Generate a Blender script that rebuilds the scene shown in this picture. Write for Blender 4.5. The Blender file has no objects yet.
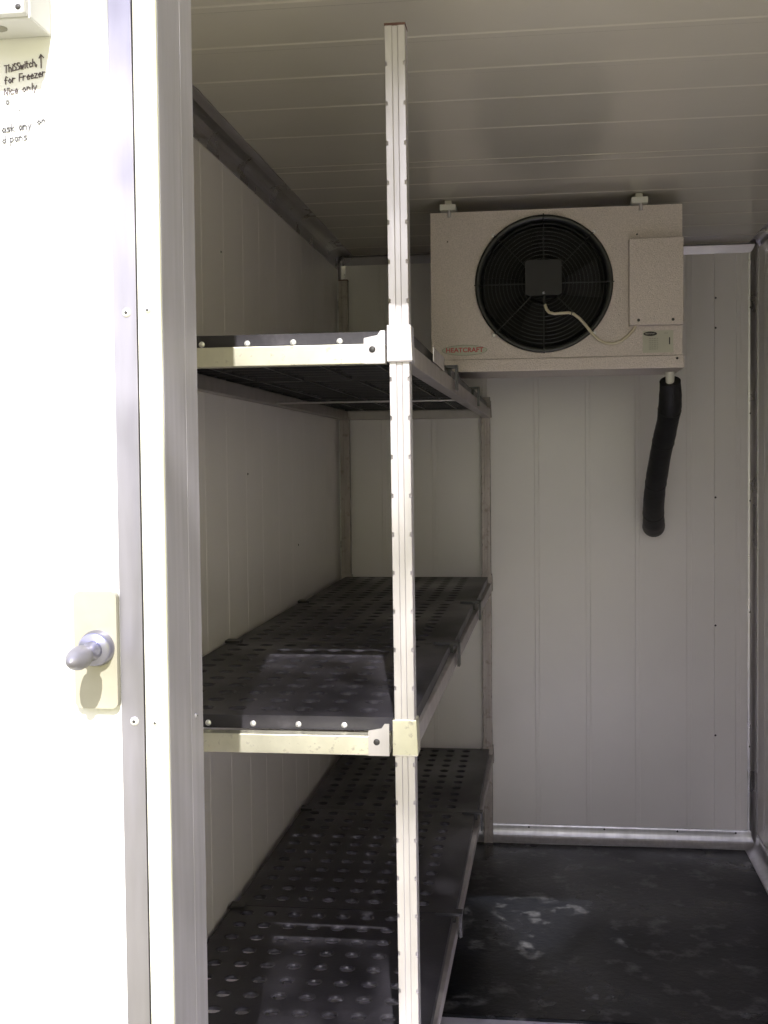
import bpy, math, random
from mathutils import Vector, Matrix
random.seed(7)
S = bpy.context.scene
COL = S.collection
H = 1.13            # eye height above the cold-room floor; coordinates below are written from eye level
BACK = 3.545        # back wall

# ------------------------------------------------------------ camera
cd = bpy.data.cameras.new('camera'); cam = bpy.data.objects.new('camera', cd); COL.objects.link(cam)
cd.sensor_fit = 'VERTICAL'; cd.sensor_height = 24; cd.sensor_width = 18; cd.lens = 1200 * 24 / 1024
cd.clip_start = 0.05; cd.clip_end = 200
RX = Vector((0.99119006, 0.13200334, -0.0108341)); RD = Vector((-0.00531361, -0.04210155, -0.99909921)); RF = Vector((-0.13234057, 0.99035477, -0.04102923))
cam.matrix_world = Matrix(((RX.x, -RD.x, -RF.x, 0), (RX.y, -RD.y, -RF.y, 0), (RX.z, -RD.z, -RF.z, H), (0, 0, 0, 1)))
S.camera = cam

# ------------------------------------------------------------ sky, sun, exposure
S.view_settings.view_transform = 'Standard'; S.view_settings.look = 'None'
S.view_settings.gamma = 1; S.view_settings.use_curve_mapping = False
S.view_settings.exposure = 0.28
SUN_T = 0.86; SUN_X = 0.16
W = bpy.data.worlds.new('outdoor_sky'); S.world = W; W.use_nodes = True
nt = W.node_tree; nt.nodes.clear()
out = nt.nodes.new('ShaderNodeOutputWorld'); bg = nt.nodes.new('ShaderNodeBackground'); bg.inputs['Strength'].default_value = 2.5
tc = nt.nodes.new('ShaderNodeTexCoord'); sx = nt.nodes.new('ShaderNodeSeparateXYZ'); rp = nt.nodes.new('ShaderNodeValToRGB')
nt.links.new(tc.outputs['Generated'], sx.inputs[0]); nt.links.new(sx.outputs['Z'], rp.inputs[0])
e = rp.color_ramp.elements
e[0].position = 0.0; e[0].color = (0.40, 0.40, 0.28, 1)
e[1].position = 0.16; e[1].color = (0.46, 0.45, 0.37, 1)
q = e.new(0.30); q.color = (1.0, 0.96, 1.12, 1)
q = e.new(1.0); q.color = (0.55, 0.62, 1.0, 1)
mr = nt.nodes.new('ShaderNodeMapRange'); mr.inputs[1].default_value = 0.02; mr.inputs[2].default_value = 0.45; nt.links.new(sx.outputs['X'], mr.inputs[0])
mz = nt.nodes.new('ShaderNodeMapRange'); mz.inputs[1].default_value = 0.75; mz.inputs[2].default_value = 0.35; nt.links.new(sx.outputs['Z'], mz.inputs[0])
mm = nt.nodes.new('ShaderNodeMath'); mm.operation = 'MULTIPLY'; nt.links.new(mr.outputs[0], mm.inputs[0]); nt.links.new(mz.outputs[0], mm.inputs[1])
gx = nt.nodes.new('ShaderNodeMix'); gx.data_type = 'RGBA'; nt.links.new(mm.outputs[0], gx.inputs[0]); nt.links.new(rp.outputs[0], gx.inputs[6]); gx.inputs[7].default_value = (0.62, 0.59, 0.30, 1)   # sunlit trees to the right
nt.links.new(gx.outputs[2], bg.inputs[0]); nt.links.new(bg.outputs[0], out.inputs[0])
sl = bpy.data.lights.new('sun', 'SUN'); sl.energy = 8.5; sl.angle = math.radians(0.53); sl.color = (1.0, 0.965, 0.945)
so = bpy.data.objects.new('sun', sl); COL.objects.link(so)
so.rotation_euler = Vector((SUN_X, -1, SUN_T)).to_track_quat('Z', 'Y').to_euler()
so.location = (2, -8, 8)

# ------------------------------------------------------------ materials
def mat(name, col, rough=0.5, metal=0.0, noise=0.0, nscale=20, bump=0.0, bscale=80, rnoise=0.0, spec=0.5, stretch=None, dirt=None, coat=0.0):
    m = bpy.data.materials.new(name); m.use_nodes = True
    n = m.node_tree.nodes; l = m.node_tree.links; b = n['Principled BSDF']
    b.inputs['Base Color'].default_value = (*col, 1); b.inputs['Roughness'].default_value = rough
    b.inputs['Metallic'].default_value = metal; b.inputs['Specular IOR Level'].default_value = spec
    if coat: b.inputs['Coat Weight'].default_value = coat; b.inputs['Coat Roughness'].default_value = 0.15
    t = n.new('ShaderNodeTexCoord'); mp = n.new('ShaderNodeMapping'); l.new(t.outputs['Object'], mp.inputs[0])
    if stretch: mp.inputs['Scale'].default_value = stretch
    last = None
    if noise:
        a = n.new('ShaderNodeTexNoise'); a.inputs['Scale'].default_value = nscale; a.inputs['Detail'].default_value = 6
        l.new(mp.outputs[0], a.inputs[0])
        r = n.new('ShaderNodeMapRange'); r.inputs[1].default_value = 0.3; r.inputs[2].default_value = 0.7
        r.inputs[3].default_value = 1 - noise; r.inputs[4].default_value = 1 + noise * 0.6
        l.new(a.outputs[0], r.inputs[0])
        x = n.new('ShaderNodeMix'); x.data_type = 'RGBA'; x.blend_type = 'MULTIPLY'; x.inputs[0].default_value = 1
        x.inputs[6].default_value = (*col, 1); l.new(r.outputs[0], x.inputs[7]); last = x.outputs[2]
    if dirt:
        dcol, dscale, dlo, dhi = dirt
        a = n.new('ShaderNodeTexNoise'); a.inputs['Scale'].default_value = dscale; a.inputs['Detail'].default_value = 8; a.inputs['Roughness'].default_value = 0.65
        l.new(t.outputs['Object'], a.inputs[0])
        r = n.new('ShaderNodeMapRange'); r.inputs[1].default_value = dlo; r.inputs[2].default_value = dhi
        l.new(a.outputs[0], r.inputs[0])
        x = n.new('ShaderNodeMix'); x.data_type = 'RGBA'; l.new(r.outputs[0], x.inputs[0])
        if last: l.new(last, x.inputs[6])
        else: x.inputs[6].default_value = (*col, 1)
        x.inputs[7].default_value = (*dcol, 1); last = x.outputs[2]
    if last: l.new(last, b.inputs['Base Color'])
    if rnoise:
        a = n.new('ShaderNodeTexNoise'); a.inputs['Scale'].default_value = nscale * 0.6; a.inputs['Detail'].default_value = 8
        l.new(mp.outputs[0], a.inputs[0])
        r = n.new('ShaderNodeMapRange'); r.inputs[1].default_value = 0.35; r.inputs[2].default_value = 0.65
        r.inputs[3].default_value = max(0.02, rough - rnoise); r.inputs[4].default_value = min(1, rough + rnoise)
        l.new(a.outputs[0], r.inputs[0]); l.new(r.outputs[0], b.inputs['Roughness'])
    if bump:
        a = n.new('ShaderNodeTexNoise'); a.inputs['Scale'].default_value = bscale; a.inputs['Detail'].default_value = 3
        l.new(mp.outputs[0], a.inputs[0])
        bp = n.new('ShaderNodeBump'); bp.inputs['Strength'].default_value = bump; bp.inputs['Distance'].default_value = 0.002
        l.new(a.outputs[0], bp.inputs['Height']); l.new(bp.outputs[0], b.inputs['Normal'])
    return m
M = {}
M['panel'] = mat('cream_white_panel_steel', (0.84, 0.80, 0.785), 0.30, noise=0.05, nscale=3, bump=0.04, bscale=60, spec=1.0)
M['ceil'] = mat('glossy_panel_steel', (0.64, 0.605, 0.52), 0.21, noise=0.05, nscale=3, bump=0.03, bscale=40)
M['panel_out'] = mat('outer_white_panel_steel', (0.64, 0.64, 0.61), 0.4, noise=0.03, nscale=4)
M['alu'] = mat('satin_aluminium', (0.62, 0.61, 0.63), 0.38, metal=0.9, noise=0.10, nscale=14, stretch=(6, 6, 0.6), rnoise=0.08)
M['alu_face'] = mat('dull_aluminium', (0.36, 0.35, 0.40), 0.42, metal=0.95, noise=0.12, nscale=8, stretch=(6, 6, 0.8), rnoise=0.08)
M['alu_cream'] = mat('cream_powder_coated_edge', (0.80, 0.79, 0.66), 0.35, noise=0.08, nscale=10, stretch=(4, 4, 0.5))
M['reveal'] = mat('grey_reveal_aluminium', (0.40, 0.385, 0.43), 0.45, metal=0.4, noise=0.14, nscale=12, stretch=(2, 6, 0.5), bump=0.1, bscale=120)
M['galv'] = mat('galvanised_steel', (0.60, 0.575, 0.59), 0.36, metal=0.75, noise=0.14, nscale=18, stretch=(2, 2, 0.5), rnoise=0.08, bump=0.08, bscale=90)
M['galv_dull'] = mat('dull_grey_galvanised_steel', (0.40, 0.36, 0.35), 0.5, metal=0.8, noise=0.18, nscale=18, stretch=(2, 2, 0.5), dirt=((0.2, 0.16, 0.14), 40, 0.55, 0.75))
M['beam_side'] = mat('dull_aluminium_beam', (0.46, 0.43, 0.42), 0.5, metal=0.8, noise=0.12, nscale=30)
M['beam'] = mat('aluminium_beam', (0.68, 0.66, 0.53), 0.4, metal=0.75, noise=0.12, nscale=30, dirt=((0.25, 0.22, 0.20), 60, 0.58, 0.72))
M['trim_in'] = mat('inner_aluminium_cove', (0.55, 0.53, 0.55), 0.3, metal=0.9, noise=0.1, nscale=12, rnoise=0.06)
M['plastic'] = mat('black_plastic_grid', (0.030, 0.028, 0.034), 0.40, noise=0.25, nscale=6, rnoise=0.12, bump=0.15, bscale=160, dirt=((0.10, 0.09, 0.11), 7, 0.6, 0.85))
M['mat'] = mat('black_floor_mat', (0.006, 0.0068, 0.0095), 0.34, noise=0.3, nscale=5, rnoise=0.12, bump=0.35, bscale=70, spec=0.27, dirt=((0.20, 0.20, 0.21), 13, 0.54, 0.85))
M['floor'] = mat('aluminium_floor', (0.72, 0.69, 0.80), 0.38, metal=0.2, noise=0.1, nscale=8, bump=0.1)
M['stucco'] = mat('stucco_embossed_metal', (0.62, 0.55, 0.52), 0.36, metal=0.45, noise=0.16, nscale=320, bump=0.8, bscale=420)
M['black'] = mat('gloss_black_shroud', (0.014, 0.015, 0.015), 0.34, noise=0.1, nscale=20)
M['dark'] = mat('dark_cavity_black', (0.006, 0.006, 0.006), 0.7, noise=0.1)
M['motor'] = mat('charcoal_motor_plate', (0.022, 0.022, 0.023), 0.6, noise=0.1)
M['foam'] = mat('black_foam_lagging', (0.010, 0.010, 0.011), 0.55, noise=0.2, bump=0.5, bscale=50)
M['white'] = mat('white_plastic', (0.75, 0.74, 0.66), 0.4, noise=0.05)
M['boxw'] = mat('pale_plastic_box', (0.47, 0.47, 0.46), 0.4, noise=0.04)
M['cable'] = mat('cream_cable_sheath', (0.62, 0.56, 0.42), 0.4, noise=0.05)
M['screw'] = mat('rivet_head_metal', (0.75, 0.75, 0.75), 0.3, metal=0.6, noise=0.05)
M['hole'] = mat('dark_recess', (0.03, 0.028, 0.026), 0.6, noise=0.05)
M['ink'] = mat('black_marker_ink', (0.09, 0.07, 0.08), 0.6, noise=0.1)
M['ink2'] = mat('faded_marker_ink', (0.12, 0.12, 0.13), 0.6, noise=0.2)
M['red'] = mat('red_print', (0.45, 0.035, 0.05), 0.4, noise=0.05)
M['badge'] = mat('silver_badge', (0.42, 0.42, 0.36), 0.35, metal=0.3, noise=0.05)
M['label'] = mat('pale_data_label', (0.50, 0.49, 0.40), 0.5, noise=0.05)
M['print'] = mat('grey_label_print', (0.22, 0.21, 0.17), 0.6, noise=0.05)
M['brass'] = mat('weathered_cream_plate', (0.33, 0.315, 0.25), 0.4, metal=0.15, noise=0.15, nscale=20)
M['chrome'] = mat('dull_chrome', (0.30, 0.30, 0.40), 0.28, metal=0.95, noise=0.08, nscale=30)
M['knobmetal'] = mat('worn_grey_knob', (0.17, 0.165, 0.185), 0.45, metal=0.4, noise=0.15, nscale=60)
M['rust'] = mat('rusty_cut_edge', (0.12, 0.06, 0.05), 0.8, noise=0.3)
M['grass'] = mat('dry_grass', (0.30, 0.28, 0.17), 0.9, noise=0.3, nscale=3, bump=0.5, bscale=30)
M['leaf'] = mat('green_leaf', (0.17, 0.20, 0.06), 0.5, noise=0.3, nscale=2)
M['bark'] = mat('grey_bark', (0.16, 0.12, 0.09), 0.9, noise=0.3, bump=0.8)

# ------------------------------------------------------------ mesh builder
class MB:
    def __init__(s): s.v = []; s.f = []; s.sm = []
    def add(s, vs, fs, smooth=False):
        o = len(s.v); s.v += [Vector(v) for v in vs]; s.f += [tuple(i + o for i in f) for f in fs]; s.sm += [smooth] * len(fs); return s
    def box(s, x0, x1, y0, y1, z0, z1, bev=0.0):
        if bev <= 0:
            vs = [(x, y, z) for z in (z0, z1) for x, y in ((x0, y0), (x1, y0), (x1, y1), (x0, y1))]
            return s.add(vs, [(3, 2, 1, 0), (4, 5, 6, 7), (0, 1, 5, 4), (1, 2, 6, 5), (2, 3, 7, 6), (3, 0, 4, 7)])
        import bmesh
        bm = bmesh.new()
        bmesh.ops.create_cube(bm, size=1)
        for v in bm.verts:
            v.co = Vector(((x0 + x1) / 2 + v.co.x * (x1 - x0), (y0 + y1) / 2 + v.co.y * (y1 - y0), (z0 + z1) / 2 + v.co.z * (z1 - z0)))
        bmesh.ops.bevel(bm, geom=list(bm.edges), offset=bev, segments=2, affect='EDGES', profile=0.6)
        bm.verts.index_update()
        s.add([v.co.copy() for v in bm.verts], [tuple(v.index for v in f.verts) for f in bm.faces]); bm.free(); return s
    def extrude(s, poly, axis, a, b, close=True, smooth=False):
        # poly: 2D points in the plane across the axis; axis 0,1,2
        def P(p, t):
            return {0: (t, p[0], p[1]), 1: (p[0], t, p[1]), 2: (p[0], p[1], t)}[axis]
        n = len(poly); vs = [P(p, a) for p in poly] + [P(p, b) for p in poly]
        fs = [(i, (i + 1) % n, n + (i + 1) % n, n + i) for i in range(n if close else n - 1)]
        s.add(vs, fs, smooth)
        if close: s.add(vs, [tuple(range(n - 1, -1, -1)), tuple(range(n, 2 * n))])
        return s
    def tube(s, pts, rad, n=12, caps=True, smooth=True):
        pts = [Vector(p) for p in pts]; rs = rad if isinstance(rad, (list, tuple)) else [rad] * len(pts)
        rings = []; up = None
        for i, p in enumerate(pts):
            t = (pts[min(i + 1, len(pts) - 1)] - pts[max(i - 1, 0)]).normalized()
            if up is None: up = Vector((0, 0, 1)) if abs(t.z) < 0.9 else Vector((0, 1, 0))
            a = t.cross(up).normalized(); b2 = a.cross(t).normalized(); up = b2
            rings.append([p + (a * math.cos(2 * math.pi * k / n) + b2 * math.sin(2 * math.pi * k / n)) * rs[i] for k in range(n)])
        vs = [v for r in rings for v in r]
        fs = [(i * n + k, i * n + (k + 1) % n, (i + 1) * n + (k + 1) % n, (i + 1) * n + k) for i in range(len(pts) - 1) for k in range(n)]
        s.add(vs, fs, smooth)
        if caps: s.add(rings[0] + rings[-1], [tuple(range(n - 1, -1, -1)), tuple(range(n, 2 * n))])
        return s
    def lathe(s, prof, c, axis, n=32, smooth=True, caps=True):
        # prof: (radius, distance along axis)
        ax = Vector(axis).normalized(); u = ax.orthogonal().normalized(); w = ax.cross(u); c = Vector(c)
        vs = [c + ax * d + (u * math.cos(2 * math.pi * k / n) + w * math.sin(2 * math.pi * k / n)) * r for r, d in prof for k in range(n)]
        fs = [(i * n + k, i * n + (k + 1) % n, (i + 1) * n + (k + 1) % n, (i + 1) * n + k) for i in range(len(prof) - 1) for k in range(n)]
        s.add(vs, fs, smooth)
        if caps: s.add(vs[:n] + vs[-n:], [tuple(range(n - 1, -1, -1)), tuple(range(n, 2 * n))])
        return s
    def torus(s, c, R, r, axis=(0, 1, 0), n=64, m=8, sy=1.0):
        pr = [(R + r * math.cos(2 * math.pi * j / m), r * sy * math.sin(2 * math.pi * j / m)) for j in range(m + 1)]
        return s.lathe(pr, c, axis, n, True, False)
    def build(s, name, m, parent=None, origin=None, bevel=0):
        if origin is None: origin = parent_origin(parent) if parent else centre_base(s.v)
        o3 = Vector(origin)
        me = bpy.data.meshes.new(name); me.from_pydata([v - o3 for v in s.v], [], s.f); me.validate(); me.update()
        for p, k in zip(me.polygons, s.sm): p.use_smooth = k
        me.materials.append(M[m] if isinstance(m, str) else m)
        ob = bpy.data.objects.new(name, me); COL.objects.link(ob)
        ob['_o'] = list(o3)
        if parent:
            ob.parent = parent; ob.location = o3 - parent_origin(parent)
        else: ob.location = o3 + Vector((0, 0, H))
        import bmesh
        bm = bmesh.new(); bm.from_mesh(me); bmesh.ops.recalc_face_normals(bm, faces=bm.faces); bm.to_mesh(me); bm.free()
        if bevel:
            md = ob.modifiers.new('edge', 'BEVEL'); md.width = bevel; md.segments = 2; md.limit_method = 'ANGLE'
        return ob
def centre_base(v):
    xs = [p.x for p in v]; ys = [p.y for p in v]; zs = [p.z for p in v]
    return ((min(xs) + max(xs)) / 2, (min(ys) + max(ys)) / 2, min(zs))
def parent_origin(p): return Vector(p['_o'])
def empty(name, loc):
    o = bpy.data.objects.new(name, None); COL.objects.link(o); o.location = Vector(loc) + Vector((0, 0, H)); o['_o'] = list(loc); o.empty_display_size = 0.05
    return o
def tag(o, label=None, cat=None, group=None, kind=None):
    if label: o['label'] = label
    if cat: o['category'] = cat
    if group: o['group'] = group
    if kind: o['kind'] = kind
    return o
def struct(o, label=None): return tag(o, label, None, None, 'structure')
def copy_tree(o, parent=None):
    c = o.copy(); COL.objects.link(c); c.parent = parent
    for ch in [x for x in bpy.data.objects if x.parent == o]: copy_tree(ch, c)
    return c

# ribbed panel section: list of (t, offset) along the wall; offset towards the room
def rib_profile(t0, t1, ribs, joints=(), h=0.0011, w=0.0055, flat=0.0015):
    ev = []
    for r in ribs:
        if t0 + 0.02 < r < t1 - 0.02: ev += [(r - w - flat, 0), (r - w, h), (r + w, h), (r + w + flat, 0)]
    for j in joints:
        if t0 < j < t1: ev += [(j - 0.0022, 0), (j - 0.0012, -0.003), (j + 0.0012, -0.003), (j + 0.0022, 0)]
    return [(t0, 0)] + sorted(ev) + [(t1, 0)]
def ribbed(along, base, sign, thick, t0, t1, a, b, ribs, joints=(), axis=2, **k):
    """a panel whose face at `base` looks towards `sign`; `along` = index of coordinate the ribs step along"""
    pr = rib_profile(t0, t1, ribs, joints, **k)
    face = [(t, base + sign * o) for t, o in pr] + [(t1, base - sign * thick), (t0, base - sign * thick)]
    mb = MB()
    if along == 0 and axis == 2: mb.extrude([(t, o) for t, o in face], 2, a, b)          # faces y
    elif along == 1 and axis == 2: mb.extrude([(o, t) for t, o in face], 2, a, b)        # faces x
    elif along == 1 and axis == 0: mb.extrude([(t, o) for t, o in face], 0, a, b)        # faces z
    return mb

# ------------------------------------------------------------ the room
XL, XR, ZC, ZF = -0.603, 0.603, 0.615, -1.13
YO, YI = 1.05, 1.155
OPL, OPR, OPT = -0.3405, 0.47, 0.610
ribs_b = [-0.472, -0.322, -0.172, -0.022, 0.126, 0.268, 0.414, 0.552]
wb = struct(ribbed(0, BACK, -1, 0.075, XL - 0.075, XR + 0.075, ZF, ZC, ribs_b, (0.484,)).build('wall_back', 'panel'), 'cream ribbed insulated panel wall behind the cooling unit')
ribs_l = [1.35, 1.50, 1.65, 1.80, 1.95, 2.10, 2.25, 2.40, 2.54, 2.70, 2.85, 3.0, 3.15, 3.30, 3.42]
wl = struct(ribbed(1, XL, 1, 0.075, YI, BACK, ZF, ZC, ribs_l, (1.9,), h=0.0007, flat=0.003).build('wall_left', 'panel'), 'cream ribbed panel wall beside the shelving')
wr = struct(ribbed(1, XR, -1, 0.075, YI, BACK, ZF, ZC, ribs_l).build('wall_right', 'panel'), 'cream panel wall at the right edge')
ribs_c = [1.29, 1.44, 1.605, 1.763, 1.917, 2.077, 2.257, 2.53, 2.68, 2.83, 2.98, 3.13, 3.28, 3.43]
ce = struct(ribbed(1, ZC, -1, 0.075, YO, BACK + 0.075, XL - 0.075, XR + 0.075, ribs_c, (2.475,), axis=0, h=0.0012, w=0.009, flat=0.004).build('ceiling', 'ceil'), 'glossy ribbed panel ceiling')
fl = struct(MB().box(XL - 0.075, XR + 0.075, YO - 0.01, BACK + 0.075, ZF - 0.09, ZF).build('floor', 'floor'), 'pale metal floor under the black mat')
# front wall with the door opening: three panels butted, one mesh
mb = ribbed(0, YO, -1, YI - YO, -1.35, OPL - 0.001, ZF - 0.09, ZC + 0.075, [-1.2, -1.05, -0.90, -0.75, -0.60, -0.4285], (), h=0.0004)
mb.box(OPL - 0.001, OPR, YO, YI, OPT, ZC)
mb.box(OPL - 0.001, OPR, YO, YO + 0.0, ZC, ZC + 0.075) if False else None
mb.box(OPR, 1.35, YO, YI, ZF - 0.09, ZC + 0.075)
wf = struct(mb.build('wall_front', 'panel_out'), 'sunlit white outer wall of the cold room')

def cove(axis, a, b, cx, cz, sx, sz, r=0.032, fl_=0.012, th=0.0025, n=6):
    """aluminium cove in the corner (cx,cz); sx,sz point into the room"""
    p = [(r + fl_, th), (r, th)]
    for i in range(n + 1):
        t = math.pi / 2 * i / n
        p.append((r - r * math.sin(t) + th, r - r * math.cos(t) + th))
    p += [(th, r + fl_), (0.0003, r + fl_), (0.0003, 0.0003), (r + fl_, 0.0003)]
    return MB().extrude([(cx + sx * u, cz + sz * v) for u, v in p], axis, a, b)
def trim(n, mb, label=None, m='trim_in'): return struct(mb.build('trim_%d' % n, m), label)
t1 = trim(1, cove(1, YI, BACK, XL, ZC, 1, -1, 0.03, 0.014), 'aluminium cove between left wall and ceiling')
t2 = trim(2, cove(1, YI, BACK, XR, ZC, -1, -1, 0.012, 0.010), 'aluminium angle between right wall and ceiling')
t3 = trim(3, MB().extrude([(BACK - 0.003, ZC - 0.002), (BACK - 0.0115, ZC - 0.008), (BACK - 0.003, ZC - 0.03), (BACK - 0.0005, ZC - 0.03), (BACK - 0.0005, ZC - 0.002)], 0, XL, XR), 'aluminium strip along the top of the back wall')
t4 = trim(4, MB().extrude([(XR - 0.0004, BACK - 0.0004), (XR - 0.0245, BACK - 0.0004), (XR - 0.0245, BACK - 0.003), (XR - 0.019, BACK - 0.0035), (XR - 0.012, BACK - 0.007), (XR - 0.007, BACK - 0.012), (XR - 0.0035, BACK - 0.019), (XR - 0.003, BACK - 0.026), (XR - 0.0004, BACK - 0.026)], 2, ZF, ZC), 'bright aluminium angle in the right back corner')
t5 = trim(5, cove(2, ZF, ZC, XL, BACK, 1, -1, 0.010, 0.012), 'aluminium angle in the left back corner')
def base_strip(sgn):  # rounded skirting cross-section (distance from wall, height)
    p = [(0.0005, 0)]
    p += [(0.036, 0), (0.036, 0.006)]
    for i in range(9):
        t = math.pi / 2 * i / 8
        p.append((0.006 + 0.03 * (1 - math.sin(t)), 0.008 + 0.034 * (1 - math.cos(t)) ))
    p += [(0.006, 0.05), (0.0045, 0.054), (0.0005, 0.055)]
    return p
bb = struct(MB().extrude([(BACK - d, ZF + h) for d, h in base_strip(1)], 0, XL + 0.0, XR - 0.0, smooth=False).build('baseboard_back', 'alu'), 'shiny rounded aluminium skirting along the back wall')
br = struct(MB().extrude([(XR - d, ZF + h) for d, h in base_strip(1)], 1, YI, BACK - 0.037).build('baseboard_right', 'alu'), 'rounded aluminium skirting along the right wall')
bl = struct(MB().extrude([(XL + d, ZF + h) for d, h in base_strip(1)], 1, YI, BACK - 0.037).build('baseboard_left', 'alu'), 'rounded aluminium skirting along the left wall')
# fixings in the panel joint and the trims (children of what they hold)
for z in (0.46, 0.375, -0.11, -0.48, -0.80): MB().lathe([(0.0001, -0.0015), (0.0022, -0.001), (0.003, 0.0)], (0.4885, BACK - 0.0005, z), (0, 1, 0), 10).build('rivet', 'hole', wb)
for z in (0.43, 0.13, -0.12, -0.44, -0.83): MB().lathe([(0.0001, -0.0015), (0.0022, -0.001), (0.003, 0.0)], (0.585, BACK - 0.0035, z), (0, 1, 0), 10).build('rivet', 'hole', t4)
for x in (-0.05, 0.17, 0.38, 0.545): MB().lathe([(0.0001, -0.0015), (0.0022, -0.001), (0.003, 0.0)], (x, BACK - 0.0065, ZF + 0.047), (0, 1, 0), 10).build('rivet', 'hole', bb)
for y, z in ((2.22, 0.40), (2.52, 0.27), (2.40, -0.02), (2.9, -0.2)): MB().lathe([(0.0001, -0.0015), (0.002, -0.001), (0.0025, 0.0)], (XL + 0.0015, y, z), (-1, 0, 0), 8).build('rivet', 'hole', wl)

# door frame profiles on the outer wall (flat face strip, dark gap, raised edge, reveal)
f1 = struct(MB().box(-0.3842, -0.3628, YO - 0.0025, YO - 0.0003, ZF - 0.05, ZC + 0.06, 0.0006).build('trim_6', 'alu_face'), 'dull grey aluminium strip on the outer wall')
f2 = struct(MB().box(-0.3608, OPL + 0.0012, YO - 0.0045, YO - 0.0003, ZF - 0.05, ZC + 0.06, 0.001).build('trim_7', 'alu_cream'), 'bright cream edge strip of the door opening')
mb = MB().box(OPL + 0.0001, OPL + 0.0014, YO, YO + 0.066, ZF, OPT, 0.0005)
mb.box(OPL + 0.0001, OPL + 0.0014, YO + 0.0668, YI + 0.001, ZF, OPT, 0.0005)
f3 = struct(mb.build('trim_8', 'reveal'), 'grey metal lining of the door opening')
f4 = struct(MB().box(-0.3628, -0.3608, YO - 0.001, YO - 0.0002, ZF - 0.05, ZC + 0.06).build('trim_9', 'hole'), 'dark gap between the two frame strips')
def rivet(par, c, axis, r=0.0042, m='screw'):
    MB().lathe([(r, 0), (r * 0.85, 0.0012), (r * 0.45, 0.0018), (0.0002, 0.0018)], c, axis, 20).build('screw', m, par)
    a = Vector(axis); MB().lathe([(r * 0.36, 0.0019), (r * 0.3, 0.0022), (0.0001, 0.0022)], c, axis, 12).build('screw', 'hole', par)
rivet(f1, (-0.3720, YO - 0.0025, 0.1375), (0, -1, 0)); rivet(f1, (-0.3720, YO - 0.0025, -0.2335), (0, -1, 0))
rivet(f2, (-0.3515, YO - 0.0045, 0.1390), (0, -1, 0), 0.003); rivet(f2, (-0.3515, YO - 0.0045, -0.2340), (0, -1, 0), 0.003)
rivet(f3, (OPL + 0.0014, YO + 0.080, -0.245), (1, 0, 0), 0.0026, 'reveal')

# ------------------------------------------------------------ handwriting on the outer wall
G = {  # one-stroke letters on a 0..1 box
 'T': [[(0, 1), (.8, 1)], [(.4, 1), (.35, 0)]], 'h': [[(0, 1), (0, 0)], [(0, .5), (.3, .6), (.5, .4), (.5, 0)]],
 'i': [[(.1, .6), (.1, 0)], [(.1, .85), (.12, .9)]], 's': [[(.5, .6), (.15, .6), (.1, .4), (.45, .25), (.4, .02), (0, 0)]],
 'S': [[(.6, .95), (.2, 1), (.05, .7), (.5, .45), (.5, .1), (0, 0)]], 'w': [[(0, .6), (.15, 0), (.35, .5), (.5, 0), (.7, .6)]],
 't': [[(.2, .9), (.2, .1), (.4, 0)], [(0, .6), (.45, .6)]], 'c': [[(.5, .5), (.25, .62), (0, .35), (.15, 0), (.5, .08)]],
 'f': [[(.5, .9), (.25, 1), (.15, .7), (.15, 0)], [(0, .5), (.4, .5)]], 'o': [[(.25, .6), (0, .3), (.25, 0), (.5, .3), (.25, .6)]],
 'r': [[(0, .6), (0, 0)], [(0, .35), (.2, .58), (.45, .55)]], 'F': [[(0, 0), (.05, 1), (.6, 1)], [(.03, .5), (.45, .52)]],
 'e': [[(.05, .3), (.5, .35), (.3, .62), (0, .35), (.15, 0), (.5, .08)]], 'z': [[(0, .6), (.45, .6), (0, 0), (.5, 0)]],
 'N': [[(0, 0), (.1, .9), (.5, .05), (.6, 1)]], 'n': [[(0, .6), (0, 0)], [(0, .4), (.25, .6), (.45, .4), (.45, 0)]],
 'l': [[(.1, 1), (.1, 0)]], 'y': [[(0, .6), (.2, .1)], [(.5, .6), (.1, -.4)]], 'a': [[(.5, .55), (.15, .6), (0, .25), (.2, 0), (.48, .3), (.5, 0)]],
 'k': [[(0, 1), (0, 0)], [(.4, .6), (0, .3), (.45, 0)]], 'd': [[(.45, .5), (.1, .5), (0, .2), (.2, 0), (.45, .2)], [(.5, 1), (.48, 0)]],
 'p': [[(0, .6), (-.05, -.5)], [(0, .5), (.35, .6), (.45, .3), (.2, 0), (0, .1)]], ',': [[(.1, .1), (.02, -.2)]], '.': [[(.1, .0), (.16, .04)]],
 '^': [[(.4, -.3), (.4, 1.6)], [(0, 1.2), (.4, 1.7), (.95, 1.25)]], ' ': []}
def write(text, x, z, h, slope, m, wscale=1.0, r=0.00042):
    mb = MB(); cx = x
    for ch in text:
        for st in G[ch]:
            pts = [Vector((cx + p[0] * h * wscale, YO, z + slope * (cx - x) + p[1] * h)) for p in st]
            for a, b in zip(pts, pts[1:]):      # thin raised pen strokes
                d = (b - a).normalized() * r; n = Vector((-d.z, 0, d.x)); a = a - d; b = b + d
                q = [a - n, b - n, b + n, a + n]
                mb.add([v + Vector((0, -0.0003, 0)) for v in q] + [v + Vector((0, -0.0008, 0)) for v in q], [(0, 1, 2, 3), (7, 6, 5, 4), (0, 4, 5, 1), (1, 5, 6, 2), (2, 6, 7, 3), (3, 7, 4, 0)])
        cx += {'i': .3, 'l': .3, ',': .3, '.': .3, ' ': .55, 'T': .95, 'w': .9, '^': 1.1}.get(ch, .72) * h * wscale
    return mb.build('handwriting', m, wf)
zt_ = lambda y: 0.3616 - (y - 68) * 0.000875
write('ThiSSwitch,', -0.4832, zt_(73), 0.0062, 0.16, 'ink', 0.72, 0.00042)
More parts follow.
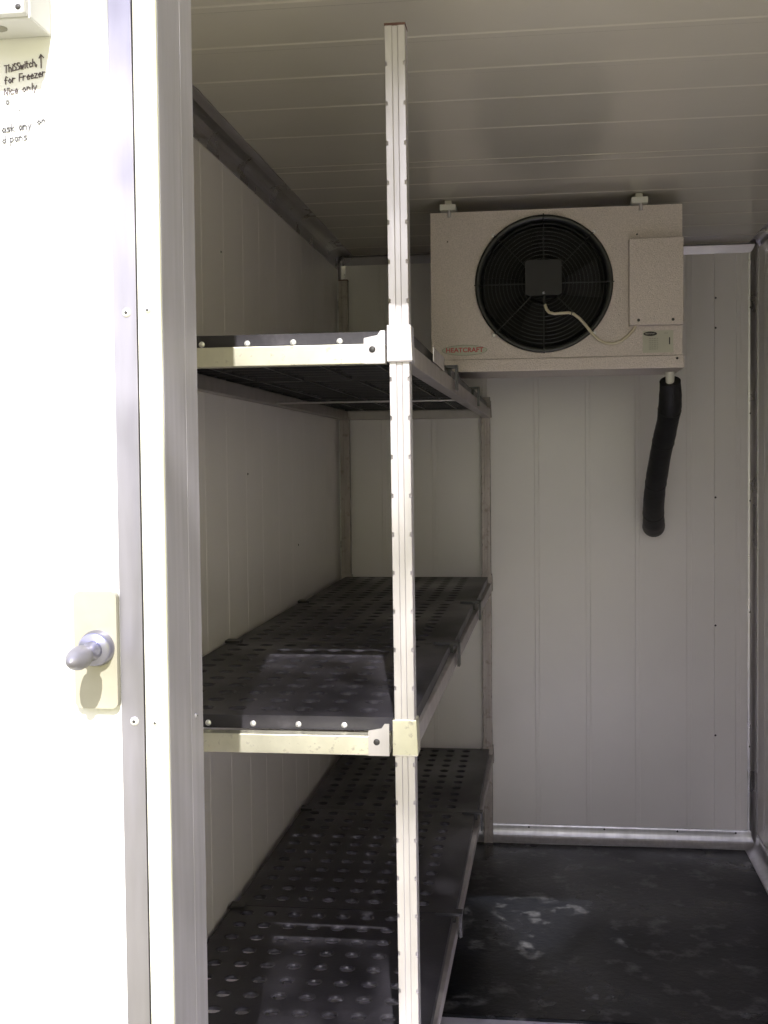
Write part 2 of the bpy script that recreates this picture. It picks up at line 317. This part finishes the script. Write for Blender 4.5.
write('^', -0.4500, zt_(68), 0.0058, 0, 'ink', 0.75, 0.0005)
write('for Freezer', -0.4832, zt_(84.5), 0.0064, 0.14, 'ink', 0.80, 0.0004)
write('Nice only', -0.4840, zt_(96), 0.0062, 0.12, 'ink', 0.95, 0.00035)
write('a', -0.4825, zt_(105.5), 0.0060, 0, 'ink2'); write('.', -0.4705, zt_(112), 0.0055, 0, 'ink2')
write('ask any', -0.4865, zt_(134), 0.0062, 0.1, 'ink2', 0.95, 0.0005); write('on', -0.4530, zt_(127.5), 0.0060, 0.1, 'ink2')
write('d pans', -0.4865, zt_(145), 0.0062, 0.1, 'ink2', 0.95)

# ------------------------------------------------------------ switch box
sb = empty('switch_box', (-0.478, YO, 0.3868))
tag(sb, 'pale plastic switch box fixed high on the sunlit outer wall above handwriting', 'switch box')
MB().box(-0.520, -0.4378, YO - 0.046, YO - 0.0006, 0.3868, 0.52, 0.002).build('body', 'boxw', sb)
MB().box(-0.5185, -0.4393, YO - 0.0560, YO - 0.0462, 0.3882, 0.519, 0.0018).build('front_cover', 'boxw', sb)
MB().lathe([(0.0026, 0), (0.0022, 0.0008), (0.0002, 0.0008)], (-0.4442, YO - 0.0560, 0.3935), (0, -1, 0), 16).build('screw', 'hole', sb)
MB().lathe([(0.008, 0), (0.008, 0.0006), (0.0002, 0.0006)], (-0.4755, YO - 0.028, 0.3868), (0, 0, -1), 24).build('knockout', 'print', sb)
MB().lathe([(0.017, 0), (0.017, 0.004), (0.013, 0.006), (0.0002, 0.006)], (-0.480, YO - 0.0560, 0.4225), (0, -1, 0), 28).build('rocker_switch', 'cable', sb)

# ------------------------------------------------------------ latch catch
lc = empty('door_latch', (-0.405, YO, -0.225))
tag(lc, 'cream latch plate with projecting chrome knob on the outer wall beside the door strip', 'door latch')
def round_plate(x0, x1, z0, z1, y0, y1, r, n=6):
    p = []
    for cx, cz, a0 in ((x1 - r, z1 - r, 0), (x0 + r, z1 - r, 90), (x0 + r, z0 + r, 180), (x1 - r, z0 + r, 270)):
        for i in range(n + 1):
            a = math.radians(a0 + 90 * i / n); p.append((cx + r * math.cos(a), cz + r * math.sin(a)))
    return MB().extrude(p, 1, y0, y1)
round_plate(-0.4255, -0.3850, -0.2210, -0.1140, YO - 0.009, YO - 0.0005, 0.006).build('back_plate', 'brass', lc, bevel=0.0015)
c = Vector((-0.4035, YO - 0.009, -0.1655))
MB().lathe([(0.0165, 0), (0.0165, 0.002), (0.0155, 0.006), (0.0150, 0.009), (0.0135, 0.0105), (0.0002, 0.0105)], c, (0, -1, 0), 40).build('boss', 'chrome', lc)
ax = Vector((0.0, -1, -0.05))
MB().lathe([(0.0085, 0.010), (0.0088, 0.016), (0.0070, 0.018), (0.0062, 0.026), (0.0062, 0.032)], c, ax, 28).build('spindle', 'chrome', lc)
MB().lathe([(0.0065, 0.031), (0.0095, 0.034), (0.0104, 0.040), (0.0102, 0.047), (0.0085, 0.054), (0.0058, 0.058), (0.0040, 0.063), (0.0002, 0.0645)], c, ax, 28).build('knob', 'knobmetal', lc)

# ------------------------------------------------------------ shelving unit
YP0 = 1.54; YPB = 3.515; HP = 0.013
def xr(y): return -0.184 + (y - YP0) / (YPB - YP0) * 0.016      # centre line of the right-hand posts
XLP = -0.583
sh = empty('shelving_unit', (-0.38, 2.53, ZF))
tag(sh, 'tall galvanised steel and aluminium shelving unit along the left wall', 'shelving unit')
def lean(z): return (0.554 - z) * 0.0042      # the front upright leans a touch
def post(cx, cy, top, front=False):
    mb = MB(); g = 0.0013
    def ring(z, n, inner=False):
        w = HP - (0.003 if inner else 0); k = 0.0030 if n else 0.0006
        pts = [(-w, -w + k), (-w + k, -w)]
        if not inner: pts += [(-0.0042, -w), (-0.003, -w + g), (0.003, -w + g), (0.0042, -w)]
        else: pts += [(-0.0042, -w), (-0.003, -w), (0.003, -w), (0.0042, -w)]
        pts += [(w - k, -w), (w, -w + k), (w, w), (-w, w)]
        return [(cx + a + (lean(z) if front else 0), cy + b, z) for a, b in pts]
    zs = [(ZF + 0.001, 0)]; z = 0.504
    ns = []
    while z > ZF + 0.03:
        if z < top - 0.01: ns.append(z)
        z -= 0.0497
    for z in reversed(ns): zs += [(z - 0.0032, 0), (z - 0.0026, 1), (z + 0.0026, 1), (z + 0.0032, 0)]
    zs.append((top, 0))
    rings = [ring(*q) for q in zs] + [ring(top, 0, True), ring(top - 0.04, 0, True)]
    n = len(rings[0]); vs = [p for r in rings for p in r]
    fs = [(i * n + k, i * n + (k + 1) % n, (i + 1) * n + (k + 1) % n, (i + 1) * n + k) for i in range(len(rings) - 1) for k in range(n)]
    fs += [tuple(range(n - 1, -1, -1)), tuple(range((len(rings) - 1) * n, len(rings) * n))]
    return mb.add(vs, fs)
posts = [(xr(YP0), YP0, 0.554), (XLP, YP0, 0.554), (xr(YPB), YPB, 0.187), (XLP, YPB, 0.538)]
for x, y, t in posts:
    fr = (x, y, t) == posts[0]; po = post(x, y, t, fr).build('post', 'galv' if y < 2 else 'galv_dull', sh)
    if t > 0.5:
        mb = MB()
        for a, b, c_, d in ((-HP - .0004, HP + .0004, -HP - .0004, -HP + .002), (-HP - .0004, HP + .0004, HP - .002, HP + .0004), (-HP - .0004, -HP + .002, -HP, HP), (HP - .002, HP + .0004, -HP, HP)):
            mb.box(x + a, x + b, y + c_, y + d, t - 0.0025, t + 0.0006)
        mb.build('cut_edge', 'rust', po)
SH = [0.171, -0.336, -0.842]          # plate tops
def beam(p0, p1, z0, z1, w=0.022):
    # hollow channel between two plan points, w wide
    a = Vector((p0[0], p0[1], 0)); b = Vector((p1[0], p1[1], 0)); d = (b - a).normalized(); n = Vector((-d.y, d.x, 0)) * w / 2
    vs = [(*(q + s_ * n)[:2], z) for z in (z0, z1) for q, s_ in ((a, -1), (b, -1), (b, 1), (a, 1))]
    mb = MB().add(vs, [(3, 2, 1, 0), (4, 5, 6, 7), (0, 1, 5, 4), (1, 2, 6, 5), (2, 3, 7, 6), (3, 0, 4, 7)])
    return mb
for k, zt in enumerate(SH):
    b1 = zt - 0.0185; b0 = zt - 0.0440
    xa, xb = xr(YP0), xr(YPB)
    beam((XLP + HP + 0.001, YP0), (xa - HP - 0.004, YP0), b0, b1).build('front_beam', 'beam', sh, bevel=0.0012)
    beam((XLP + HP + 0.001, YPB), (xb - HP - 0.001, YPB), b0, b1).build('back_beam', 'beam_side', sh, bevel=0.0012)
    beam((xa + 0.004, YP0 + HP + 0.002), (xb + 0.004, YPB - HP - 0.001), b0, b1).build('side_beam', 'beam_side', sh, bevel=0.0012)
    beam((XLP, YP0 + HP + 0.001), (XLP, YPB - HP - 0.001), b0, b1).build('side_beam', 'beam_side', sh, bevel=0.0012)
    MB().tube([(XLP + 0.011, 2.55, b0 + 0.004), (xr(2.55) - 0.006, 2.55, b0 + 0.004)], 0.0022, 8).build('cross_rod', 'galv', sh)
    if k == 0: MB().box(xr(2.1) + 0.0155, xr(2.1) + 0.0170, 1.80, 1.99, zt - 0.020, zt + 0.001).build('beam_sheen', 'galv', sh)  # bright plate added for the reflective sheen on the side beam's outer face
    # corner bracket of the front beam: tall end piece with a hole and a stepped top
    x1 = xa - HP - 0.0035; x0 = x1 - 0.0275; yb = YP0 - 0.0125
    mb = MB().extrude([(x0, b0), (x1, b0), (x1, zt - 0.002), (x1 - 0.006, zt - 0.002), (x1 - 0.010, zt - 0.008), (x0 + 0.001, zt - 0.011), (x0, zt - 0.012)], 1, yb, YP0 - 0.0111)
    bk = mb.build('corner_bracket', 'galv', sh, bevel=0.0004)
    MB().lathe([(0.0042, 0), (0.0042, 0.0004), (0.0001, 0.0004)], (x0 + 0.011, yb, zt - 0.026), (0, -1, 0), 20).build('bolt_hole', 'hole', bk)
    # sleeves round the posts
    for x, y, t in posts:
        z1 = zt + 0.004 if t > 0.5 else zt + 0.006; z0 = zt - 0.043
        hw1, hw0 = 0.0155, 0.0175
        if zt > t: continue
        vs = []; x0_ = x; x = x + (lean(zt - 0.02) if (x, y, t) == posts[0] else 0)
        for z, hw in ((z1, hw1), (z0 + 0.002, hw0), (z0, hw0 - 0.001)):
            vs += [(x - hw1, y - hw, z), (x + hw, y - hw, z), (x + hw, min(y + hw1, BACK - 0.014), z), (x - hw1, min(y + hw1, BACK - 0.014), z)]
        mb = MB().add(vs, [(3, 2, 1, 0)] + [(i * 4 + j, i * 4 + (j + 1) % 4, (i + 1) * 4 + (j + 1) % 4, (i + 1) * 4 + j) for i in range(2) for j in range(4)] + [(8, 9, 10, 11)])
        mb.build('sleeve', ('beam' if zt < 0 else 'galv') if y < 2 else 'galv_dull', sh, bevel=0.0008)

# perforated plastic shelf panels
PL = 0.6435; PX0, PX1 = -0.590, -0.170; TH = 0.018
def grid_panel():
    mb = MB(); cx, cy = 0.0455, 0.0565; R0 = 0.0112; n = 16; nc, nr = 8, 11
    ox = PX1 - 0.0425 - nc * cx; oy = 0.016; X0, X1 = PX0, PX1; zt, zb = 0, -0.005
    def cell(x, y):
        c = (x + cx / 2, y + cy / 2)
        sq = []
        for k in range(n):
            a = 2 * math.pi * k / n; ca, sa = math.cos(a), math.sin(a); m_ = max(abs(ca), abs(sa))
            sq.append((c[0] + ca / m_ * cx / 2, c[1] + sa / m_ * cy / 2))
        r0 = [(c[0] + R0 * 1.22 * math.cos(2 * math.pi * k / n), c[1] + R0 * 1.22 * math.sin(2 * math.pi * k / n)) for k in range(n)]
        r1 = [(c[0] + R0 * math.cos(2 * math.pi * k / n), c[1] + R0 * math.sin(2 * math.pi * k / n)) for k in range(n)]
        vs = [(*p, zt) for p in sq] + [(*p, zt) for p in r0] + [(*p, zt - 0.0016) for p in r1] + [(*p, zb) for p in r1] + [(*p, zb) for p in sq]
        fs = [(i * n + k, i * n + (k + 1) % n, (i + 1) * n + (k + 1) % n, (i + 1) * n + k) for i in range(4) for k in range(n)]
        mb.add(vs, fs)
    for i in range(nc):
        for j in range(nr): cell(ox + i * cx, oy + j * cy)
    xe = ox + nc * cx; ye = oy + nr * cy
    for x0, x1, y0, y1 in ((X0, ox, 0, PL), (xe, X1, 0, PL), (ox, xe, 0, oy), (ox, xe, ye, PL)): mb.box(x0, x1, y0, y1, zb, zt)
    # folded rim
    mb.box(X0, X1, 0, 0.004, -TH, zb); mb.box(X0, X1, PL - 0.004, PL, -TH, zb); mb.box(X0, X0 + 0.004, 0.004, PL - 0.004, -TH, zb); mb.box(X1 - 0.004, X1, 0.004, PL - 0.004, -TH, zb)
    for i in range(1, nc, 2): mb.box(ox + i * cx - 0.002, ox + i * cx + 0.002, 0.004, PL - 0.004, -0.0165, zb)
    for j in range(1, nr): mb.box(X0 + 0.004, X1 - 0.004, oy + j * cy - 0.0018, oy + j * cy + 0.0018, -0.014, zb)
    return mb
gp = grid_panel().build('shelf_panel', 'plastic', None, origin=(0, 0, -TH))
gp['_o'] = [0, 0, -TH]
# parts: edge studs on the front rim, hook clips at the back corners
def stud(x): return MB().lathe([(0.0042, 0), (0.0036, 0.0012), (0.0002, 0.0016)], (x, 0, -0.0115), (0, -1, 0), 14).build('rim_stud', 'screw', gp)
for x in (-0.261, -0.323, -0.385, -0.447, -0.509, -0.565): stud(x)
mb = MB().box(PX1 - 0.030, PX1 + 0.0175, PL - 0.012, PL + 0.012, 0.0002, 0.0052).box(PX1 + 0.0135, PX1 + 0.0185, PL - 0.012, PL + 0.012, -0.040, 0.0052)
mb.build('hook_clip', 'plastic', gp)
mb = MB().box(PX1 - 0.062, PX1 - 0.0305, PL - 0.024, PL + 0.010, 0.0002, 0.0012); mb.build('clip_plate', 'beam', gp)
MB().box(PX0 - 0.002, PX0 + 0.026, PL - 0.020, PL + 0.006, 0.0002, 0.0055).build('hook_clip', 'plastic', gp)
LV = ['top', 'middle', 'bottom']; PS = ['front', 'middle', 'rear']
for k, zt in enumerate(SH):
    for j in range(3):
        o = gp if (k == 0 and j == 0) else copy_tree(gp)
        y = YP0 + HP + 0.0055 + j * (PL + 0.0035)
        o.location = (-0.0035 + j * 0.005, y, zt - TH + H)
        tag(o, {0: 'front', 1: 'centre', 2: 'rear'}[j] + ' perforated black plastic panel of the ' + LV[k] + ' shelf' + {0: ', nearest the doorway', 1: ', between front and rear ones', 2: ', against the back wall'}[j], 'shelf panel', 'perforated black shelf panels')
        if j == 2 or k == 0:
            for ch in [x for x in bpy.data.objects if x.parent == o and x.name.startswith(('hook_clip', 'clip_plate'))]:
                if j == 2 or 'clip_plate' in ch.name: bpy.data.objects.remove(ch)
for ob in list(bpy.data.objects):
    if ob.parent and ob.parent.name.startswith('shelf_panel') and ob.name.startswith('rim_stud') and abs(ob.parent.location.y - (YP0 + HP + 0.0055)) > 0.01: bpy.data.objects.remove(ob)

# ------------------------------------------------------------ floor mat
fm = MB()
nx, ny = 60, 80; x0, x1, y0, y1 = -0.255, 0.566, 2.395, 3.507
vs = []; 
for j in range(ny + 1):
    for i in range(nx + 1):
        x = x0 + (x1 - x0) * i / nx; y = y0 + (y1 - y0) * j / ny
        z = 0.0075 + 0.0007 * math.sin(x * 9 + y * 4) * math.sin(y * 7 - x * 3)
        vs.append((x, y, ZF + z))
fs = [(j * (nx + 1) + i, j * (nx + 1) + i + 1, (j + 1) * (nx + 1) + i + 1, (j + 1) * (nx + 1) + i) for j in range(ny) for i in range(nx)]
fm.add(vs, fs, True).box(x0, x1, y0, y1, ZF, ZF + 0.0062)
flm = tag(fm.build('floor_mat', 'mat'), 'glossy black scuffed rubber mat on the floor in front of the back wall', 'floor mat')

# ------------------------------------------------------------ cooling unit
YC = 2.84; YB = 3.06
ec = empty('cooling_unit', (0.028, 2.95, 0.21))
tag(ec, 'embossed metal ceiling mounted cooling unit with a round black fan', 'cooling unit')
FX, FZ, FR = 0.0015, 0.4115, 0.158
CX0, CX1, CZ0, CZ1 = -0.262, 0.317, 0.211, 0.585
# front panel with round opening
def holed_panel(x0, x1, z0, z1, y0, y1, cx, cz, R, n=64):
    mb = MB()
    ang = [2 * math.pi * k / n for k in range(n)]
    ca = [math.atan2(z - cz, x - cx) % (2 * math.pi) for x, z in ((x0, z0), (x1, z0), (x1, z1), (x0, z1))]
    ang = sorted(ang + ca)
    sq = []
    for a in ang:
        c_, s_ = math.cos(a), math.sin(a)
        t = min([((x1 - cx) / c_) if c_ > 1e-9 else ((x0 - cx) / c_ if c_ < -1e-9 else 9e9), ((z1 - cz) / s_) if s_ > 1e-9 else ((z0 - cz) / s_ if s_ < -1e-9 else 9e9)])
        sq.append((cx + t * c_, cz + t * s_))
    cr = [(cx + R * math.cos(a), cz + R * math.sin(a)) for a in ang]; n = len(ang)
    vs = [(x, y0, z) for x, z in sq] + [(x, y0, z) for x, z in cr] + [(x, y1, z) for x, z in cr] + [(x, y1, z) for x, z in sq]
    fs = [(i * n + k, i * n + (k + 1) % n, ((i + 1) % 4) * n + (k + 1) % n, ((i + 1) % 4) * n + k) for i in range(4) for k in range(n)]
    return mb.add(vs, fs)
holed_panel(CX0, CX1, CZ0 + 0.030, CZ1, YC, YC + 0.0015, FX, FZ, FR - 0.006).build('front_panel', 'stucco', ec)
mb = MB().box(CX0, CX1, YC + 0.0016, YB, CZ1 - 0.002, CZ1).box(CX0, CX0 + 0.002, YC + 0.0016, YB, CZ0 + 0.03, CZ1 - 0.002).box(CX1 - 0.002, CX1, YC + 0.0016, YB, CZ0 + 0.03, CZ1 - 0.002)
mb.build('casing', 'stucco', ec)
MB().box(CX0 + 0.003, CX1 - 0.003, YC + 0.09, YB - 0.002, CZ0 + 0.031, CZ1 - 0.003).build('coil_block', 'dark', ec)
tray = MB().box(CX0, CX1 + 0.004, YC - 0.003, YB, CZ0, CZ0 + 0.0295, 0.002).build('drip_tray', 'stucco', ec)
MB().lathe([(0.003, 0), (0.0022, 0.001), (0.0002, 0.001)], (0.305, YC - 0.003, CZ0 + 0.022), (0, -1, 0), 12).build('screw', 'hole', tray)
MB().box(CX0 + 0.04, 0.29, YC - 0.0016, YC - 0.0001, CZ0 + 0.030, CZ0 + 0.0325).build('seam_strip', 'stucco', tray)
# fan: shroud ring, cavity, blades, guard wires, motor
MB().lathe([(FR - 0.014, 0.06), (FR - 0.014, 0.004), (FR - 0.013, -0.006), (FR - 0.008, -0.011), (FR - 0.002, -0.0125), (FR + 0.001, -0.010), (FR + 0.001, -0.0005), (FR - 0.004, -0.0003)], (FX, YC, FZ), (0, 1, 0), 96, True, False).build('fan_shroud', 'black', ec)
fan = MB().lathe([(0.036, 0.03), (0.036, 0.07), (0.001, 0.072)], (FX, YC, FZ), (0, 1, 0), 32)
fan = fan.build('fan', 'dark', ec)
for b in range(5):
    a0 = 2 * math.pi * b / 5; vs = []
    for i in range(7):
        r = 0.034 + (FR - 0.018 - 0.034) * i / 6
        for s_, t in ((-1, 0), (1, 0), (1, 1), (-1, 1)):
            a = a0 + 0.15 * i / 6 + s_ * 0.33
            vs.append((FX + r * math.cos(a), YC + 0.045 - s_ * 0.014 + t * 0.002, FZ + r * math.sin(a)))
    fs = [(i * 4 + j, i * 4 + (j + 1) % 4, (i + 1) * 4 + (j + 1) % 4, (i + 1) * 4 + j) for i in range(6) for j in range(4)] + [(0, 1, 2, 3), (24, 25, 26, 27)]
    MB().add(vs, fs).build('fan_blade', 'dark', fan)
gd = MB()
r = 0.050
while r < FR - 0.016: gd.torus((FX, YC - 0.010, FZ), r, 0.0010, n=56, m=5); r += 0.0088
for k in range(8):
    a = math.pi / 4 * k; c_, s_ = math.cos(a), math.sin(a)
    gd.tube([(FX + 0.03 * c_, YC - 0.0122, FZ + 0.03 * s_), (FX + (FR - 0.004) * c_, YC - 0.0125, FZ + (FR - 0.004) * s_), (FX + (FR + 0.003) * c_, YC - 0.011, FZ + (FR + 0.003) * s_)], 0.0014, 6)
guard = gd.build('fan_guard', 'black', ec)
for k in range(4):
    a = math.pi / 4 + math.pi / 2 * k; x = FX + (FR + 0.006) * math.cos(a); z = FZ + (FR + 0.006) * math.sin(a)
    MB().box(x - 0.004, x + 0.004, YC - 0.009, YC - 0.0002, z - 0.004, z + 0.004, 0.001).build('guard_clip', 'galv', guard)
round_plate(FX - 0.0425, FX + 0.0415, 0.3835, 0.4655, YC - 0.017, YC + 0.03, 0.008).build('motor', 'motor', ec, bevel=0.002)
MB().lathe([(0.003, 0), (0.003, 0.004), (0.0002, 0.005)], (FX + 0.0, YC - 0.017, 0.3885), (0, -1, 0), 14).build('cable_gland', 'screw', ec)
cp = [(0.004, YC - 0.018, 0.362), (0.008, YC - 0.020, 0.350), (0.014, YC - 0.022, 0.343), (0.026, YC - 0.0225, 0.3395), (0.042, YC - 0.022, 0.3405), (0.058, YC - 0.020, 0.3415), (0.070, YC - 0.018, 0.3385), (0.083, YC - 0.016, 0.3285), (0.097, YC - 0.018, 0.312), (0.112, YC - 0.018, 0.292), (0.127, YC - 0.012, 0.278), (0.143, YC - 0.006, 0.2705), (0.160, YC - 0.005, 0.2695), (0.178, YC - 0.005, 0.2745), (0.194, YC - 0.005, 0.287), (0.205, YC - 0.005, 0.298), (0.211, YC - 0.008, 0.309)]
MB().tube(cp, 0.0036, 10).build('power_cable', 'cable', ec)
MB().tube([(0.0045, YC - 0.017, 0.385), (0.001, YC - 0.018, 0.372), (0.004, YC - 0.018, 0.361)], 0.0036, 8).build('strain_relief', 'black', ec)
MB().torus((0.0655, YC - 0.0185, 0.3402), 0.0038, 0.0012, (1, 0, -0.2), 12, 6).build('cable_tie', 'black', ec)
jb = MB().box(0.1955, 0.3165, YC - 0.030, YC - 0.0002, 0.308, 0.505, 0.0015).build('terminal_box', 'stucco', ec)
for x, z in ((0.219, 0.319), (0.296, 0.319)): MB().lathe([(0.0034, 0), (0.0026, 0.001), (0.0002, 0.001)], (x - 0.003, YC - 0.030, z), (0, -1, 0), 12).build('screw', 'hole', jb)
MB().lathe([(0.0022, 0), (0.0002, 0.0008)], (0.215, YC, 0.519), (0, -1, 0), 10).build('screw', 'hole', ec)
MB().lathe([(0.0018, 0), (0.0002, 0.0008)], (-0.222, YC, 0.517), (0, -1, 0), 10).build('screw', 'hole', ec)
def ellipse(cx, cz, a, b, y0, y1, n=40): return MB().extrude([(cx + a * math.cos(2 * math.pi * k / n), cz + b * math.sin(2 * math.pi * k / n)) for k in range(n)], 1, y0, y1)
# badge: silver oval, red rim, red lettering
BX, BZ = -0.184, 0.2625
ellipse(BX, BZ, 0.0535, 0.0125, YC - 0.0006, YC).build('badge_rim', 'print', ec)
bd = ellipse(BX, BZ, 0.0522, 0.0113, YC - 0.0010, YC - 0.0005).build('badge', 'badge', ec)
def text(s, x, z, size, y, par, m, shear=0.0, name='lettering', sx=1.0, off=0.0, rotz=0):
    cu = bpy.data.curves.new('t', 'FONT'); cu.body = s; cu.size = size; cu.align_x = 'CENTER'; cu.align_y = 'CENTER'; cu.shear = shear; cu.extrude = 0.00015; cu.offset = off
    o = bpy.data.objects.new('t', cu); COL.objects.link(o); bpy.context.view_layer.update()
    me = bpy.data.meshes.new_from_object(o.evaluated_get(bpy.context.evaluated_depsgraph_get())); bpy.data.objects.remove(o)
    mb = MB(); vs = []
    for v in me.vertices: vs.append((x + v.co.x * sx, y - v.co.z, z + v.co.y))
    mb.add(vs, [tuple(p.vertices) for p in me.polygons]); return mb.build(name, m, par)
text('HEATCRAFT', BX, BZ, 0.0150, YC - 0.0013, bd, 'red', 0.0, 'lettering', 1.06, 0.0004)
lb = MB().box(0.2275, 0.2965, YC - 0.0006, YC, 0.2470, 0.2975).build('data_label', 'label', ec)
ellipse(0.2445, 0.2905, 0.0155, 0.0052, YC - 0.0009, YC - 0.0006).build('label_emblem', 'hole', lb)
text('HEATCRAFT', 0.2445, 0.2905, 0.0042, YC - 0.0011, lb, 'label', 0, 'lettering', 0.95)
for i in range(6): text('iiiii iiii iiiiii iii', 0.252, 0.2795 - i * 0.0048, 0.0042, YC - 0.0009, lb, 'print', 0, 'fine_print', 1.0)
text('iiii iii', 0.280, 0.2915, 0.0045, YC - 0.0009, lb, 'print', 0, 'fine_print')
MB().box(0.2868, 0.2895, YC - 0.001, YC - 0.0006, 0.2655, 0.2815).build('tick_mark', 'hole', lb)
for x in (-0.220, 0.2205):
    hb = MB().box(x - 0.0185, x + 0.0185, YC - 0.016, YC + 0.05, CZ1 + 0.003, CZ1 + 0.0165, 0.0015).box(x - 0.008, x + 0.008, YC + 0.005, YC + 0.04, CZ1 + 0.0165, ZC - 0.0008)
    hb = hb.build('hanger', 'white', ec)
    MB().tube([(x + 0.003, YC - 0.006, CZ1 + 0.004), (x + 0.003, YC - 0.006, CZ1 - 0.012)], 0.004, 10).build('hanger_bolt', 'galv', hb)
    hb2 = MB().box(x - 0.02, x + 0.02, YB - 0.05, YB - 0.01, CZ1 + 0.0002, ZC - 0.0008).build('hanger', 'white', ec)
# ------------------------------------------------------------ drain pipe
dp = empty('drain_pipe', (0.315, BACK - 0.01, -0.22))
tag(dp, 'black foam lagged drain pipe hanging below the cooling unit to the back wall', 'drain pipe')
pts = [(0.3005, 2.950, 0.188), (0.303, 2.965, 0.165), (0.304, 2.985, 0.130), (0.302, 3.02, 0.095), (0.298, 3.07, 0.055), (0.294, 3.12, 0.015), (0.292, 3.18, -0.03), (0.2915, 3.24, -0.07), (0.293, 3.30, -0.11), (0.297, 3.36, -0.145), (0.302, 3.41, -0.170), (0.306, 3.45, -0.183), (0.310, 3.49, -0.190), (0.312, BACK - 0.001, -0.192)]
rr = [0.0245, 0.0262, 0.028, 0.0262, 0.0272, 0.0262, 0.0275, 0.0270, 0.0282, 0.0282, 0.0295, 0.0302, 0.0305, 0.0305]
P2 = []; R2 = []
for i in range(len(pts) - 1):
    for s_ in range(4):
        t = s_ / 4; a = Vector(pts[i]); b = Vector(pts[i + 1]); P2.append(a.lerp(b, t)); R2.append(rr[i] * (1 - t) + rr[i + 1] * t + (0.0006 if (i * 4 + s_) % 5 == 0 else 0))
P2.append(Vector(pts[-1])); R2.append(rr[-1])
MB().tube(P2, R2, 24).build('foam_lagging', 'foam', dp)
MB().tube([(0.300, 2.945, CZ0 - 0.0005), (0.300, 2.949, 0.180)], [0.011, 0.010], 16).build('pipe_stub', 'white', dp)
MB().tube([(0.3035, 2.930, 0.181), (0.3065, 2.937, 0.150), (0.3065, 2.9535, 0.128)], 0.0014, 6).build('foam_seam', 'motor', dp)
for k in (9, 17, 27, 36):
    MB().torus(P2[k], R2[k] - 0.0004, 0.0016, P2[k + 1] - P2[k - 1], 28, 6).build('cable_tie', 'foam', dp)

# ------------------------------------------------------------ outdoors: ground and an unseen tree added to shade the doorway
gr = struct(MB().box(-14, 14, -16, 8, ZF - 0.85, ZF - 0.35).build('ground', 'grass'), 'dry grass in front of the cold room')
lb_ = MB().box(-1.3, 1.3, YO + 0.02, BACK, ZF - 0.35, ZF - 0.0905).build('trim_10', 'alu_face'); struct(lb_, 'metal chassis under the cold room')
T = 3.4      # how far along the sun direction the crown hangs
def to_crown(u, v, t): return Vector((u + SUN_X * t, YO - t, v + SUN_T * t))
tr = empty('tree', (2.2, -2.7, ZF - 0.35)); tag(tr, 'unseen leafy green tree added outside to shade the doorway', 'tree')
def shade(u, v):  # crown layout shaped to leave chosen patches in sun
    """how much leaf stands between the sun and this point of the doorway"""
    if u > -0.080:
        if v > 0.29 and 0.222 - (v - 0.29) * 0.272 < u < 0.252 + (v - 0.29) * 0.645: return 0.0
        return 1.0 if v > -0.12 else 0.35
    if u > -0.14: return 0.0
    w = 0.022 * math.sin(u * 43 + 1) + 0.014 * math.sin(u * 97)
    if 0.50 < v + w * 0.6 < 0.64: return 0.0          # strip of sun on the top shelf beam
    if 0.02 < v + w * 0.3 < 0.115: return 0.0         # and on the middle one
    if v > 0.115: return 0.75 + 0.25 * math.sin(v * 60 + u * 30)
    if v > -0.16 + w * 2: return 1.0
    return 0.5 + 0.35 * math.sin(v * 45 - u * 35)
lf = MB()
def leaf(c, s_):
    d = Vector((random.gauss(0, 1), random.gauss(0, 1), random.gauss(0, 1) - 0.4)).normalized(); w = d.orthogonal().normalized()
    w.rotate(Matrix.Rotation(random.random() * 6.3, 3, d)); n = d.cross(w)
    p = [(0, 0, 0), (.3, .22, .03), (.65, .2, .02), (1, 0, -.05), (.65, -.2, .02), (.3, -.22, .03)]
    lf.add([c + (d * a + w * b + n * e_) * s_ for a, b, e_ in p], [(0, 1, 2, 3), (0, 3, 4, 5)])
def small(u, v): return u < -0.04 or (v > 0.28 and -0.04 < u < 0.55)
for i in range(15000):
    u = random.uniform(-0.36, 1.1); v = random.uniform(-1.3, 0.95)
    if small(u, v) or random.random() > shade(u, v): continue
    leaf(to_crown(u, v, T + random.gauss(0, 0.3)), random.uniform(0.05, 0.08))
for i in range(16000):
    u = random.uniform(-0.36, 0.56); v = random.uniform(-0.7, 0.95)
    if not small(u, v) or random.random() > shade(u, v): continue
    leaf(to_crown(u, v, T + random.gauss(0, 0.3)), random.uniform(0.026, 0.042))
for i in range(330):   # looser leaves placed to dapple the posts and the outer wall
    u, v = random.choice(((-0.11, 0.02), (-0.11, 0.0), (-0.11, 0.30), (-0.415, 0.50), (-0.40, 0.45), (-0.37, 0.42), (-0.37, 0.55)))
    leaf(to_crown(u + random.gauss(0, 0.015), v + random.gauss(0, 0.035), T + random.gauss(0, 0.3)), random.uniform(0.02, 0.035))
lf.build('shade_foliage', 'leaf', tr)
MB().tube([(2.2, -2.7, ZF - 0.4), (2.15, -2.65, 0.3), (1.9, -2.6, 1.6), (1.6, -2.5, 2.6)], [0.16, 0.13, 0.10, 0.06], 14).build('trunk', 'bark', tr)
MB().tube([(1.9, -2.6, 1.6), (1.6, -2.5, 2.4), (1.3, -2.4, 3.2), (1.1, -2.35, 3.8)], [0.07, 0.05, 0.035, 0.02], 10).build('branch', 'bark', tr)

for o in bpy.data.objects:
    if '_o' in o: del o['_o']
